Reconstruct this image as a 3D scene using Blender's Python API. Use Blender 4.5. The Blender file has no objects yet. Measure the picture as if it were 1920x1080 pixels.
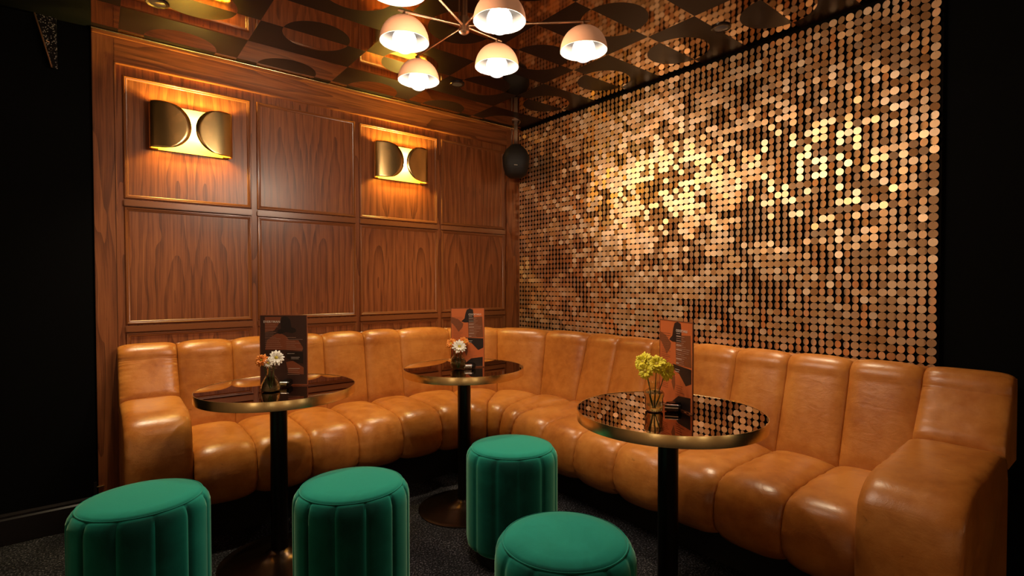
import bpy, bmesh, math, random
from mathutils import Vector, Matrix
random.seed(7)
S = bpy.context.scene
COL = S.collection
PI = math.pi

# ------------------------------------------------------------------ camera, world, exposure
cam = bpy.data.cameras.new('camera')
cam_o = bpy.data.objects.new('camera', cam)
COL.objects.link(cam_o)
CAM = Vector((-2.711, -3.282, 1.184))
cam_o.location = CAM
cam.sensor_width = 36.0
cam.lens = 975.12 / 1920 * 36.0
cam.shift_y = 12.4 / 1920
cam.clip_start = 0.02
cam_o.rotation_euler = (PI / 2 - 0.0194, 0.001, -0.6779)
S.camera = cam_o

wd = bpy.data.worlds.new('world')
S.world = wd
wd.use_nodes = True
wd.node_tree.nodes['Background'].inputs[0].default_value = (1.0, 0.8, 0.65, 1)
wd.node_tree.nodes['Background'].inputs[1].default_value = 0.004
S.view_settings.view_transform = 'Standard'
S.view_settings.look = 'None'
S.view_settings.gamma = 1.0
S.view_settings.use_curve_mapping = False
S.view_settings.exposure = 0.0
BULB = 1.7            # chandelier bulb glow
BULB_W = 11.5         # chandelier lamp power
SCONCE_W = 25.0        # watts per sconce lamp
CH_COL = (1.0, 0.80, 0.60)
SC_COL = (1.0, 0.78, 0.19)


def spot(loc, target, watts, size, blend, col, rad=.03):
    l = bpy.data.lights.new('downlight_or_added_wash', 'SPOT')
    l.energy = watts; l.spot_size = size; l.spot_blend = blend; l.color = col; l.shadow_soft_size = rad
    o = bpy.data.objects.new('downlight_or_added_wash', l); COL.objects.link(o)
    o.location = loc
    o.rotation_euler = (Vector(target) - Vector(loc)).to_track_quat('-Z', 'Y').to_euler()
    return o


SPOTS = [
    # spot lights: loc, target, watts, cone, blend, colour
    # the three recessed downlights
    ((-2.474, -.488, 2.42), (-2.474, -.56, 0.0), 88, 1.40, 1.0, (1.0, .80, .52)),
    ((-.931, -.529, 2.42), (-.90, -.56, 0.0), 88, 1.40, 1.0, (1.0, .80, .52)),
    ((-.316, -1.931, 2.42), (-.36, -1.93, 0.0), 88, 1.40, 1.0, (1.0, .80, .52)),
    # added unseen washes on the far walls, for reflections in discs and brass
    ((-4.30, -4.4, 2.40), (-5.0, -4.2, 1.5), 110, 2.2, .9, (1.0, .74, .48)),
    ((-4.30, -2.6, 2.40), (-5.0, -2.5, 1.4), 70, 2.2, .9, (1.0, .74, .48)),
    ((-3.20, -5.3, 2.40), (-3.3, -6.0, 1.6), 110, 2.2, .9, (1.0, .74, .48)),
    ((-1.30, -5.3, 2.40), (-1.2, -6.0, 1.0), 60, 2.2, .9, (1.0, .74, .48)),
]
for a in SPOTS:
    spot(*a)
for p in ((-4.85, -3.6, 1.15), (-4.2, -5.85, 1.15), (-2.4, -5.85, 1.15), (-.6, -5.85, 1.15)):   # added unseen lights behind the viewer, for streaks on the brass rims
    l = bpy.data.lights.new('added_glint_light', 'POINT'); l.energy = 4.5; l.color = (1.0, .78, .5); l.shadow_soft_size = .05
    o = bpy.data.objects.new('added_glint_light', l); COL.objects.link(o); o.location = p

CEIL = 2.434

# ------------------------------------------------------------------ node helpers
class NT:
    def __init__(s, name):
        s.m = bpy.data.materials.new(name); s.m.use_nodes = True
        s.t = s.m.node_tree; s.t.nodes.clear()
        s.out = s.t.nodes.new('ShaderNodeOutputMaterial')

    def n(s, typ, ins=None, **kw):
        nd = s.t.nodes.new(typ)
        for k, v in kw.items():
            setattr(nd, k, v)
        for k, v in (ins or {}).items():
            s.set(nd, k, v)
        return nd

    def set(s, nd, k, v):
        sock = nd.inputs[k]
        if isinstance(v, bpy.types.NodeSocket):
            s.t.links.new(v, sock)
        else:
            sock.default_value = v

    def math(s, op, a, b=0.0, c=None, clamp=False):
        nd = s.n('ShaderNodeMath', {0: a, 1: b}, operation=op)
        if c is not None:
            s.set(nd, 2, c)
        nd.use_clamp = clamp
        return nd.outputs[0]

    def ramp(s, fac, stops):
        nd = s.n('ShaderNodeValToRGB', {0: fac})
        e = nd.color_ramp.elements
        while len(e) < len(stops):
            e.new(0.5)
        for el, (p, c) in zip(e, stops):
            el.position = p
            el.color = tuple(c) + ((1,) if len(c) == 3 else ())
        return nd.outputs[0]

    def mix(s, f, a, b):
        nd = s.n('ShaderNodeMix', data_type='RGBA')
        s.set(nd, 0, f); s.set(nd, 6, a); s.set(nd, 7, b)
        return nd.outputs[2]

    def noise(s, vec, scale, detail=3, rough=.5, dist=0):
        nd = s.n('ShaderNodeTexNoise', {'Scale': scale, 'Detail': detail, 'Roughness': rough, 'Distortion': dist})
        if vec is not None:
            s.set(nd, 'Vector', vec)
        return nd.outputs[0]

    def bump(s, h, strength=.3, dist=.01):
        return s.n('ShaderNodeBump', {'Height': h, 'Strength': strength, 'Distance': dist}).outputs[0]

    def bsdf(s, **kw):
        nd = s.n('ShaderNodeBsdfPrincipled')
        for k, v in kw.items():
            k = k.replace('_', ' ')
            if isinstance(v, tuple) and len(v) == 3:
                v = v + (1,)
            s.set(nd, k, v)
        return nd.outputs[0]

    def done(s, sh):
        s.t.links.new(sh, s.out.inputs[0])
        return s.m


def simple(name, col, rough=.5, metal=0.0, **kw):
    t = NT(name)
    return t.done(t.bsdf(Base_Color=col, Roughness=rough, Metallic=metal, **kw))


def emissive(name, col, strength):
    t = NT(name)
    e = t.n('ShaderNodeEmission', {'Color': tuple(col) + (1,), 'Strength': strength})
    return t.done(e.outputs[0])


def wood_mat(name, kind):
    """kind: 'panel' book-matched veneer, 'v' upright grain, 'h' level grain"""
    t = NT(name)
    co = t.n('ShaderNodeTexCoord').outputs['Object']
    sp = t.n('ShaderNodeSeparateXYZ', {0: co})
    x, y, z = sp.outputs
    rnd = t.n('ShaderNodeObjectInfo').outputs['Random']
    seed = t.math('MULTIPLY', rnd, 37.0)
    if kind == 'h':
        x, z = z, x
    if kind == 'panel':
        ax = t.math('ABSOLUTE', x)
        seedf = t.math('FRACT', t.math('MULTIPLY', rnd, 13.7))
        zc = t.math('ADD', z, t.math('MULTIPLY', seedf, .45))
        lo = t.n('ShaderNodeCombineXYZ', {0: t.math('ADD', t.math('MULTIPLY', ax, 1.6), seed), 1: seed, 2: t.math('MULTIPLY', z, .5)}).outputs[0]
        warp = t.math('MULTIPLY', t.math('SUBTRACT', t.noise(lo, 4.0, 2, .45), .5), .10)
        c = t.math('ADD', .05, t.math('MULTIPLY', t.math('FRACT', t.math('MULTIPLY', rnd, 5.3)), .12))
        dx = t.math('SUBTRACT', ax, c)
        dz = t.math('MULTIPLY', zc, .13)
        R = t.math('SQRT', t.math('ADD', t.math('MULTIPLY', dx, dx), t.math('MULTIPLY', dz, dz)))
        R = t.math('ADD', R, warp)
        ring = t.math('FRACT', t.math('MULTIPLY', R, 26.0))
        ring = t.math('POWER', ring, 1.7)
        ring = t.math('MULTIPLY', ring, t.math('ADD', .35, t.noise(lo, 9.0, 2, .5)))
        xx = ax
    else:
        lo = t.n('ShaderNodeCombineXYZ', {0: t.math('ADD', x, seed), 1: t.math('ADD', t.math('MULTIPLY', y, .6), seed), 2: t.math('MULTIPLY', z, .10)}).outputs[0]
        ring = t.math('FRACT', t.math('MULTIPLY', t.noise(lo, 9.0, 2, .5), 7.0))
        ring = t.math('POWER', ring, 2.0)
        xx = t.math('ADD', x, y)
    fi = t.n('ShaderNodeCombineXYZ', {0: t.math('ADD', t.math('MULTIPLY', xx, 26.0), t.math('MULTIPLY', ring, .25)), 1: seed, 2: t.math('MULTIPLY', z, .7)}).outputs[0]
    fibre = t.noise(fi, 5.0, 4, .65)
    fac = t.math('ADD', t.math('MULTIPLY', ring, .26), t.math('MULTIPLY', fibre, .82), clamp=True)
    col = t.ramp(fac, [(.22, (.36, .120, .036)), (.45, (.255, .075, .021)), (.62, (.155, .042, .011)), (.85, (.070, .018, .005))])
    bp = t.bump(fac, .12, .0015)
    return t.done(t.bsdf(Base_Color=col, Roughness=.36, Normal=bp, Coat_Weight=.12, Coat_Roughness=.22))


def leather_mat():
    t = NT('tan_leather')
    co = t.n('ShaderNodeTexCoord').outputs['Object']
    big = t.noise(co, 3.2, 4, .6)
    mid = t.noise(co, 22.0, 5, .65)
    fine = t.n('ShaderNodeTexVoronoi', {'Vector': co, 'Scale': 330.0}).outputs[0]
    f = t.math('ADD', t.math('MULTIPLY', big, .65), t.math('MULTIPLY', mid, .35))
    col = t.ramp(f, [(.28, (.270, .072, .012)), (.45, (.42, .142, .025)), (.62, (.54, .212, .044))])
    # wear marks: small dark scuffs with their own outline
    sc = t.noise(co, 16.0, 2, .5, 1.5)
    scm = t.ramp(sc, [(.735, (0, 0, 0)), (.755, (1, 1, 1))])
    col = t.mix(t.math('MULTIPLY', scm, .4), col, (.16, .055, .015, 1))
    map2 = t.n('ShaderNodeMapping', {'Vector': co, 'Scale': (1, 1, 2.2)}).outputs[0]
    wr = t.noise(map2, 13.0, 4, .6, 1.0)
    h = t.math('ADD', t.math('MULTIPLY', wr, 1.0), t.math('MULTIPLY', fine, .10))
    bp = t.bump(h, .22, .005)
    rough = t.math('ADD', .22, t.math('MULTIPLY', mid, .20))
    return t.done(t.bsdf(Base_Color=col, Roughness=rough, Normal=bp, Specular_IOR_Level=.5))


def velvet_mat():
    t = NT('green_velvet')
    co = t.n('ShaderNodeTexCoord').outputs['Object']
    nz = t.noise(co, 7.0, 4, .6, .8)
    mm = t.noise(co, 220.0, 2, .5)
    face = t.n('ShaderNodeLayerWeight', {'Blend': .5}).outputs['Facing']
    pile_sheen = t.math('ADD', face, t.math('MULTIPLY', t.math('SUBTRACT', nz, .5), .25))  # nap noise plus sheen put into the colour: dark face-on, paler at grazing view
    col = t.ramp(pile_sheen, [(.06, (.0012, .035, .026)), (.28, (.004, .115, .085)), (.62, (.020, .31, .235))])
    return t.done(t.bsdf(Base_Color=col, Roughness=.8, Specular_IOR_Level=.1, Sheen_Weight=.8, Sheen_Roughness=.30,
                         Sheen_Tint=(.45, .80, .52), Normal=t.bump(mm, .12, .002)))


def brass_mat(name, col, rough, aniso=0.0):
    t = NT(name)
    co = t.n('ShaderNodeTexCoord').outputs['Object']
    mp = t.n('ShaderNodeMapping', {'Vector': co, 'Scale': (40, 40, 1.5)}).outputs[0]
    nz = t.noise(mp, 12.0, 2, .5)
    r = t.math('ADD', rough, t.math('MULTIPLY', t.math('SUBTRACT', nz, .5), .12))
    return t.done(t.bsdf(Base_Color=col, Roughness=r, Metallic=1.0, Normal=t.bump(nz, .04, .001)))


def carpet_mat():
    t = NT('dark_carpet')
    co = t.n('ShaderNodeTexCoord').outputs['Object']
    a = t.noise(co, 120.0, 3, .8)
    b = t.noise(co, 5.0, 2, .5)
    f = t.math('ADD', t.math('MULTIPLY', a, .85), t.math('MULTIPLY', b, .15))
    col = t.ramp(f, [(.43, (.006, .006, .007)), (.54, (.025, .024, .027)), (.66, (.24, .23, .26))])
    return t.done(t.bsdf(Base_Color=col, Roughness=.95, Specular_IOR_Level=.1, Normal=t.bump(a, .9, .01)))


def ceiling_mat():
    t = NT('geometric_mirror_ceiling')
    pos = t.n('ShaderNodeNewGeometry').outputs['Position']
    sp = t.n('ShaderNodeSeparateXYZ', {0: pos})
    x, y, z = sp.outputs
    M = .522
    X0, Y0 = -.5116, -.0818          # a tile border and a circle row
    u = t.math('DIVIDE', t.math('SUBTRACT', x, X0), M)
    v = t.math('DIVIDE', t.math('SUBTRACT', y, Y0), M / 2)
    par = t.math('MODULO', t.math('ADD', t.math('ADD', t.math('FLOOR', u), t.math('FLOOR', v)), 200.0), 2.0)
    par = t.math('ROUND', par)
    du = t.math('MULTIPLY', t.math('SUBTRACT', t.math('FRACT', u), .5), M)
    v2 = t.math('ADD', t.math('DIVIDE', t.math('SUBTRACT', y, Y0), M), .5)
    dv = t.math('MULTIPLY', t.math('SUBTRACT', t.math('FRACT', v2), .5), M)
    r = t.math('SQRT', t.math('ADD', t.math('MULTIPLY', du, du), t.math('MULTIPLY', dv, dv)))
    inside = t.math('LESS_THAN', r, .159)
    k = t.math('ABSOLUTE', t.math('SUBTRACT', par, inside))
    mirror = t.bsdf(Base_Color=(.52, .37, .24), Metallic=1.0, Roughness=.05)
    satin = t.bsdf(Base_Color=(.010, .0045, .0035), Roughness=.34, Specular_IOR_Level=.22)
    mx = t.n('ShaderNodeMixShader')
    t.set(mx, 0, k); t.set(mx, 1, mirror); t.set(mx, 2, satin)
    return t.done(mx.outputs[0])


MT = {}
MT['panel'] = wood_mat('walnut_veneer', 'panel')
MT['wood_v'] = wood_mat('walnut_upright', 'v')
MT['wood_h'] = wood_mat('walnut_level', 'h')
MT['leather'] = leather_mat()
MT['velvet'] = velvet_mat()
MT['carpet'] = carpet_mat()
MT['ceiling'] = ceiling_mat()
MT['black_paint'] = simple('black_paint', (.0025, .0025, .0025), .8, Specular_IOR_Level=.06)
MT['black_gloss'] = simple('black_gloss_paint', (.012, .009, .009), .25)
MT['dark_wall'] = simple('far_wall_paint', (.30, .20, .13), .8)
MT['plinth'] = simple('black_plinth', (.004, .004, .004), .85)
MT['brass'] = brass_mat('brushed_brass', (.95, .76, .38), .24)
MT['gold'] = simple('polished_gold', (.90, .62, .26), .24, 1.0)
MT['gold_satin'] = simple('satin_gold_lining', (.66, .50, .24), .45, .7)
MT['bronze'] = simple('bronze_metal', (.40, .22, .12), .36, 1.0)
MT['wood_plain'] = simple('walnut_moulding', (.22, .070, .020), .30, 0.0, Coat_Weight=.4, Coat_Roughness=.2)
MT['black_metal'] = simple('black_metal', (.012, .009, .007), .28, .6)
MT['speaker_black'] = simple('speaker_black', (.007, .006, .006), .65)
MT['base_metal'] = simple('dark_bronze_base', (.06, .035, .022), .24, .9)
MT['table_glass'] = simple('smoked_mirror_glass', (.40, .25, .16), .012, 1.0)
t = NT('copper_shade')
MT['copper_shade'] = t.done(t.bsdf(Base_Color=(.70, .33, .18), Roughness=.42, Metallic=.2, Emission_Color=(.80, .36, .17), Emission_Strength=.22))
MT['shade_white'] = simple('white_shade_lining', (.30, .28, .26), .7)
MT['bulb'] = emissive('bulb_glow', (1.0, .92, .84), BULB)
MT['sbulb'] = emissive('sconce_bulb_glow', SC_COL, 25.0)
MT['disc'] = None
MT['pin'] = simple('disc_pin', (.02, .012, .008), .5)
MT['board'] = simple('black_backing', (.004, .003, .002), .95, Specular_IOR_Level=.05)
MT['lens'] = simple('dark_lens', (.10, .10, .11), .12)
MT['glass'] = None
t = NT('clear_glass')
MT['glass'] = t.done(t.bsdf(Base_Color=(.93, .95, .82), Roughness=.02, Transmission_Weight=1.0, IOR=1.45))
t = NT('vase_water')
MT['water'] = t.done(t.bsdf(Base_Color=(.88, .90, .66), Roughness=.0, Transmission_Weight=1.0, IOR=1.33))
t = NT('acrylic')
MT['acrylic'] = t.done(t.bsdf(Base_Color=(.9, .85, .8), Roughness=.05, Transmission_Weight=1.0, IOR=1.2))
MT['white_petal'] = simple('white_petal', (.85, .80, .68), .6)
MT['orange_petal'] = simple('orange_petal', (.85, .28, .04), .6)
MT['yellow_petal'] = simple('yellow_petal', (.80, .68, .03), .6)
MT['flower_heart'] = simple('flower_heart', (.55, .42, .05), .8)
MT['stem'] = simple('flower_stem', (.05, .10, .02), .6)
MT['chrome'] = simple('chrome', (.8, .78, .75), .15, 1.0)
MT['m_dark'] = simple('menu_dark_brown', (.055, .022, .016), .35)
MT['m_black'] = simple('menu_black', (.018, .011, .010), .35)
MT['m_rust'] = simple('menu_rust', (.26, .072, .030), .35)
MT['m_orange'] = simple('menu_orange', (.56, .135, .036), .35)
MT['m_brown'] = simple('menu_brown', (.20, .060, .022), .35)
MT['m_text'] = simple('menu_cream_print', (.75, .62, .52), .5)
MT['m_text2'] = simple('menu_faint_print', (.40, .22, .15), .5)
MT['m_line'] = simple('menu_dark_print', (.30, .085, .030), .5)

t = NT('copper_disc')
rr = t.n('ShaderNodeNewGeometry').outputs['Random Per Island']
dc = t.ramp(rr, [(0.0, (.84, .46, .20)), (.5, (.88, .54, .28)), (1.0, (.90, .64, .42))])
MT['disc'] = t.done(t.bsdf(Base_Color=dc, Roughness=t.math('ADD', .34, t.math('MULTIPLY', rr, .12)), Metallic=.84))

# ------------------------------------------------------------------ mesh helpers
def obj(name, bm, mat, parent=None, smooth=False, mats=None, loc=None):
    me = bpy.data.meshes.new(name)
    bmesh.ops.recalc_face_normals(bm, faces=bm.faces)
    bm.to_mesh(me); bm.free()
    for m in (mats or [mat]):
        me.materials.append(m)
    if smooth:
        me.polygons.foreach_set('use_smooth', [True] * len(me.polygons))
        try:
            me.set_sharp_from_angle(angle=math.radians(smooth if smooth is not True else 42))
        except Exception:
            pass
    o = bpy.data.objects.new(name, me)
    COL.objects.link(o)
    if parent is not None:
        o.parent = parent
    if loc is not None:
        o.location = loc
    return o


def tag(o, label=None, cat=None, group=None, kind=None):
    if label: o['label'] = label
    if cat: o['category'] = cat
    if group: o['group'] = group
    if kind: o['kind'] = kind
    return o


def thing(name, label, cat, loc=(0, 0, 0), rz=0.0, group=None):
    o = bpy.data.objects.new(name, None); COL.objects.link(o)
    o.empty_display_size = .05
    o.location = loc; o.rotation_euler = (0, 0, rz)
    return tag(o, label, cat, group)


def add_box(bm, x0, x1, y0, y1, z0, z1, mi=0):
    v = [bm.verts.new(p) for p in ((x0, y0, z0), (x1, y0, z0), (x1, y1, z0), (x0, y1, z0), (x0, y0, z1), (x1, y0, z1), (x1, y1, z1), (x0, y1, z1))]
    for f in ((0, 3, 2, 1), (4, 5, 6, 7), (0, 1, 5, 4), (1, 2, 6, 5), (2, 3, 7, 6), (3, 0, 4, 7)):
        fc = bm.faces.new([v[i] for i in f]); fc.material_index = mi
    return v


def box(x0, x1, y0, y1, z0, z1, bevel=0.0):
    bm = bmesh.new()
    add_box(bm, min(x0, x1), max(x0, x1), min(y0, y1), max(y0, y1), min(z0, z1), max(z0, z1))
    if bevel:
        bmesh.ops.bevel(bm, geom=bm.edges[:], offset=bevel, segments=2, affect='EDGES')
    return bm


def add_lathe(bm, prof, seg=48, cx=0, cy=0, mi=0, caps=True):
    rings = []
    for r, z in prof:
        if r < 1e-6:
            rings.append([bm.verts.new((cx, cy, z))])
        else:
            rings.append([bm.verts.new((cx + r * math.cos(2 * PI * i / seg), cy + r * math.sin(2 * PI * i / seg), z)) for i in range(seg)])
    for a, b in zip(rings, rings[1:]):
        if len(a) == 1 and len(b) == 1:
            continue
        for i in range(seg):
            j = (i + 1) % seg
            if len(a) == 1:
                f = bm.faces.new((a[0], b[j], b[i]))
            elif len(b) == 1:
                f = bm.faces.new((a[i], a[j], b[0]))
            else:
                f = bm.faces.new((a[i], a[j], b[j], b[i]))
            f.material_index = mi
    if caps:
        for r in (rings[0], rings[-1]):
            if len(r) > 2:
                bm.faces.new(r).material_index = mi


def lathe(prof, seg=48, **k):
    bm = bmesh.new(); add_lathe(bm, prof, seg, **k); return bm


def add_tube(bm, pts, r, seg=12, mi=0):
    pts = [Vector(p) for p in pts]
    rad = r if isinstance(r, (list, tuple)) else [r] * len(pts)
    prev = None; rings = []
    for i, p in enumerate(pts):
        d = (pts[min(i + 1, len(pts) - 1)] - pts[max(i - 1, 0)]).normalized()
        if prev is None:
            a = d.orthogonal().normalized()
        else:
            a = (prev - d * prev.dot(d)).normalized()
        prev = a
        b = d.cross(a)
        rings.append([bm.verts.new(p + (a * math.cos(2 * PI * k / seg) + b * math.sin(2 * PI * k / seg)) * rad[i]) for k in range(seg)])
    for q, w in zip(rings, rings[1:]):
        for k in range(seg):
            bm.faces.new((q[k], q[(k + 1) % seg], w[(k + 1) % seg], w[k])).material_index = mi
    bm.faces.new(rings[0]); bm.faces.new(rings[-1])


def tube(pts, r, seg=12):
    bm = bmesh.new(); add_tube(bm, pts, r, seg); return bm


def R9(x):           # plan measure to metres
    return x * 1.044


def Z9(z):           # height measure to metres
    return 1.184 + 1.16 * ((z + .082) * .9 - 1.184)


# ------------------------------------------------------------------ the room
def struct(name, bm, m, parent=None, **k):
    o = obj(name, bm, m, parent, **k)
    if parent is None:
        o['kind'] = 'structure'
    return o


YB = -.002
WL = -2.703
struct('floor', box(-5.0, .3, -6.0, .3, -.05, 0), MT['carpet'])
struct('ceiling', box(WL, .12, -6.0, .12, CEIL, CEIL + .05), MT['ceiling'])
struct('ceiling', box(-5.0, WL, -6.0, .12, CEIL, CEIL + .05), MT['black_paint'])
struct('wall_right', box(.02, .12, -6.0, .12, 0, CEIL), MT['black_paint'])
struct('wall_alcove', box(-5.0, WL, YB, .10, 0, CEIL), MT['black_paint'])
struct('wall_far_left', box(-5.1, -5.0, -6.0, .1, 0, CEIL), MT['dark_wall'])
struct('wall_back', box(-5.0, .12, -6.1, -6.0, 0, CEIL), MT['dark_wall'])
# skirting on the black wall
bm = bmesh.new()
prof = [(0, 0), (-.018, 0), (-.018, .115), (-.011, .122), (-.011, .132), (-.004, .142), (0, .142)]
va = [bm.verts.new((-4.98, YB + a, b)) for a, b in prof]
vb = [bm.verts.new((WL, YB + a, b)) for a, b in prof]
for i in range(len(prof)):
    j = (i + 1) % len(prof)
    bm.faces.new((va[i], va[j], vb[j], vb[i]))
bm.faces.new(va); bm.faces.new(vb)
struct('baseboard_left', bm, MT['black_gloss'])

# ---- wood wall
wall = struct('wall_left', box(WL, .02, .0, .10, 0, CEIL), MT['wood_v'])
cols = [(-2.475, -1.912), (-1.882, -1.320), (-1.294, -.732), (-.702, -.142)]
rows = [(1.652, 2.245), (1.040, 1.612), (.30, 1.000)]
FR = .020          # outer frame stands proud of the field
# outer frame: left pilaster, right pilaster, frieze
struct('pilaster', box(WL, R9(-2.507), -FR, 0, 0, Z9(2.41), .002), MT['wood_v'], wall)
struct('pilaster', box(R9(-.130), .02, -FR, 0, 0, Z9(2.41), .002), MT['wood_v'], wall)
struct('frieze', box(R9(-2.507), R9(-.130), -FR, 0, Z9(2.292), Z9(2.41), .002), MT['wood_h'], wall)
struct('cornice', box(WL, .02, -.034, 0, Z9(2.41), CEIL, .003), MT['wood_h'], wall)
bead = struct('trim_1', tube([(WL, -.040, CEIL - .006), (0, -.040, CEIL - .006)], .003, 8), MT['brass'])
# inner bevel lip beside the frame
struct('frame_lip', box(R9(-2.507), R9(-2.500), -FR - .004, -.0, 0.2, Z9(2.300), .001), MT['wood_v'], wall)
struct('frame_lip', box(R9(-2.507), R9(-.130), -FR - .004, 0, Z9(2.290), Z9(2.297), .001), MT['wood_h'], wall)


def frame_moulding(x0, x1, z0, z1, w=.021):
    """mitred double-bead moulding round a panel, one mesh"""
    prof = [(0, 0), (0, -.006), (.003, -.011), (.008, -.012), (.011, -.008), (.013, -.0085), (.016, -.0075), (.020, -.003), (w, 0)]
    bm = bmesh.new()
    loops = []
    for o_, y in prof:
        loops.append([bm.verts.new(p) for p in ((x0 + o_, y, z0 + o_), (x1 - o_, y, z0 + o_), (x1 - o_, y, z1 - o_), (x0 + o_, y, z1 - o_))])
    for a, b in zip(loops, loops[1:]):
        for i in range(4):
            bm.faces.new((a[i], a[(i + 1) % 4], b[(i + 1) % 4], b[i]))
    return bm


for c0, c1 in cols:
    x0, x1 = R9(c0), R9(c1)
    for r0, r1 in rows:
        z0, z1 = Z9(r0), Z9(r1)
        cx, cz = (x0 + x1) / 2, (z0 + z1) / 2
        hx, hz = (x1 - x0) / 2 - .012, (z1 - z0) / 2 - .012
        bmp = bmesh.new(); add_box(bmp, -hx, hx, -.003, 0.0, -hz, hz)
        obj('veneer_panel', bmp, MT['panel'], wall, loc=(cx, 0, cz))
        obj('panel_moulding', frame_moulding(x0, x1, z0, z1), MT['wood_plain'], wall, smooth=30)
    # horizontal ledge rails between the rows
for zc in (1.632, 1.020):
    for c0, c1 in cols:
        struct('ledge_rail', box(R9(c0) - .002, R9(c1) + .002, -.017, 0, Z9(zc - .017), Z9(zc + .014), .003), MT['wood_plain'], wall)

# ------------------------------------------------------------------ disc wall
PITCH = .0348
NC = 78
Z_TOP = CEIL - .016
NR = 46
panel = thing('sequin_wall_panel', 'wall-high panel of hanging round copper discs above the tan leather banquette', 'wall panel', (0, 0, 0))
obj('backing_board', box(.0, .02, -NC * PITCH - .006, .0, Z_TOP - NR * PITCH - .01, CEIL), MT['board'], panel)


def add_disc(bm, c, yaw, pit, r=.0171, seg=18):
    # normal starts at -x ; yaw turns it towards -y, pit tips it up
    Mx = Matrix.Rotation(yaw, 3, 'Z') @ Matrix.Rotation(pit, 3, 'Y')
    nrm = Mx @ Vector((-1, 0, 0)); a = Mx @ Vector((0, 1, 0)); b = Mx @ Vector((0, 0, 1))
    c = Vector(c)
    r2 = []; r3 = []
    for i in range(seg):
        t_ = 2 * PI * i / seg
        d = a * math.cos(t_) + b * math.sin(t_)
        r2.append(bm.verts.new(c + d * r))
        r3.append(bm.verts.new(c + d * r - nrm * .0005))
    bm.faces.new(r2)
    for i in range(seg):
        j = (i + 1) % seg
        bm.faces.new((r2[i], r3[i], r3[j], r2[j]))
    bm.faces.new(r3)
    # pin hole near the top
    h = c + b * r * .74 + nrm * .0006
    q = [bm.verts.new(h + a * (sx * .0011) + b * (sz * .0010)) for sx, sz in ((-1, -1), (1, -1), (1, 1), (-1, 1))]
    bm.faces.new(q).material_index = 1


def hash2(i, j, k=0):
    n = (i * 73856093) ^ (j * 19349663) ^ (k * 83492791)
    n = (n ^ (n >> 13)) * 1274126177 & 0xffffffff
    return ((n ^ (n >> 16)) & 0xffff) / 65535.0


def vnoise(x, y, k):
    i, j = math.floor(x), math.floor(y); fx, fy = x - i, y - j
    fx = fx * fx * (3 - 2 * fx); fy = fy * fy * (3 - 2 * fy)
    a = hash2(i, j, k) * (1 - fx) + hash2(i + 1, j, k) * fx
    b = hash2(i, j + 1, k) * (1 - fx) + hash2(i + 1, j + 1, k) * fx
    return a * (1 - fy) + b * fy


cells = []
for ci in range(NC):
    for ri in range(NR):
        y = -.0174 - ci * PITCH; z = Z_TOP - .0174 - ri * PITCH
        cl = vnoise(ci / 2.6, ri / 2.6, 3) * .55 + hash2(ci, ri, 5) * .45
        zone = .47 + .10 * math.sin(ci * .11 + 1.0)
        tl = (hash2(ci, ri, 9) - .5)
        if cl > zone + .085:
            yaw = math.radians(24 + 6 * tl)          # turned towards the viewer's side of the room
            pit = math.radians(-2 + 5 * (hash2(ci, ri, 11) - .5))
        elif cl > zone - .06:
            yaw = math.radians(2 + 8 * tl)
            pit = math.radians(-1 + 4 * (hash2(ci, ri, 11) - .5))
        else:
            yaw = math.radians(-3 - 20 * min(1, ci / 55) + 6 * tl)         # turned towards the wood wall
            pit = math.radians(-1 + 5 * (hash2(ci, ri, 11) - .5))
        p = Vector((-.009, y, z))
        cells.append(((p - CAM).length, p, yaw, pit))
cells.sort(key=lambda c: c[0])
vis = [c for c in cells if c[1].z > .92 and c[1].z < 2.3]
near = set(id(c) for c in vis[:100])
for c in vis[:100]:
    bm = bmesh.new(); add_disc(bm, (0, 0, 0), c[2], c[3], seg=28)
    obj('disc', bm, None, panel, mats=[MT['disc'], MT['pin']], loc=c[1])
bm = bmesh.new()
for c in cells:
    if id(c) not in near:
        add_disc(bm, c[1], c[2], c[3], seg=14)
o = obj('disc_field', bm, None, panel, mats=[MT['disc'], MT['pin']])
o['kind'] = 'stuff'

# ------------------------------------------------------------------ recessed ceiling lights
DL = [((-2.474, -.488), 'round black recessed ceiling light nearest the left wall lamp, at the top left', ),
      ((-.931, -.529), 'small round recessed ceiling light behind the chandelier, near the wood wall'),
      ((-.316, -1.931), 'round recessed ceiling light beside the copper disc wall')]
for (x, y), lab in DL:
    d = thing('recessed_ceiling_light', lab, 'ceiling light', (x, y, CEIL), 0, 'recessed ceiling lights')
    bm = lathe([(.030, -.0005), (.030, -.006), (.042, -.008), (.046, -.005), (.046, -.0005)], 40, caps=False)
    obj('rim', bm, MT['black_gloss'], d, smooth=True)
    obj('lens', lathe([(0, -.009), (.02, -.0085), (.031, -.006), (.031, -.001), (0, -.001)], 40), MT['lens'], d, smooth=True)

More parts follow.
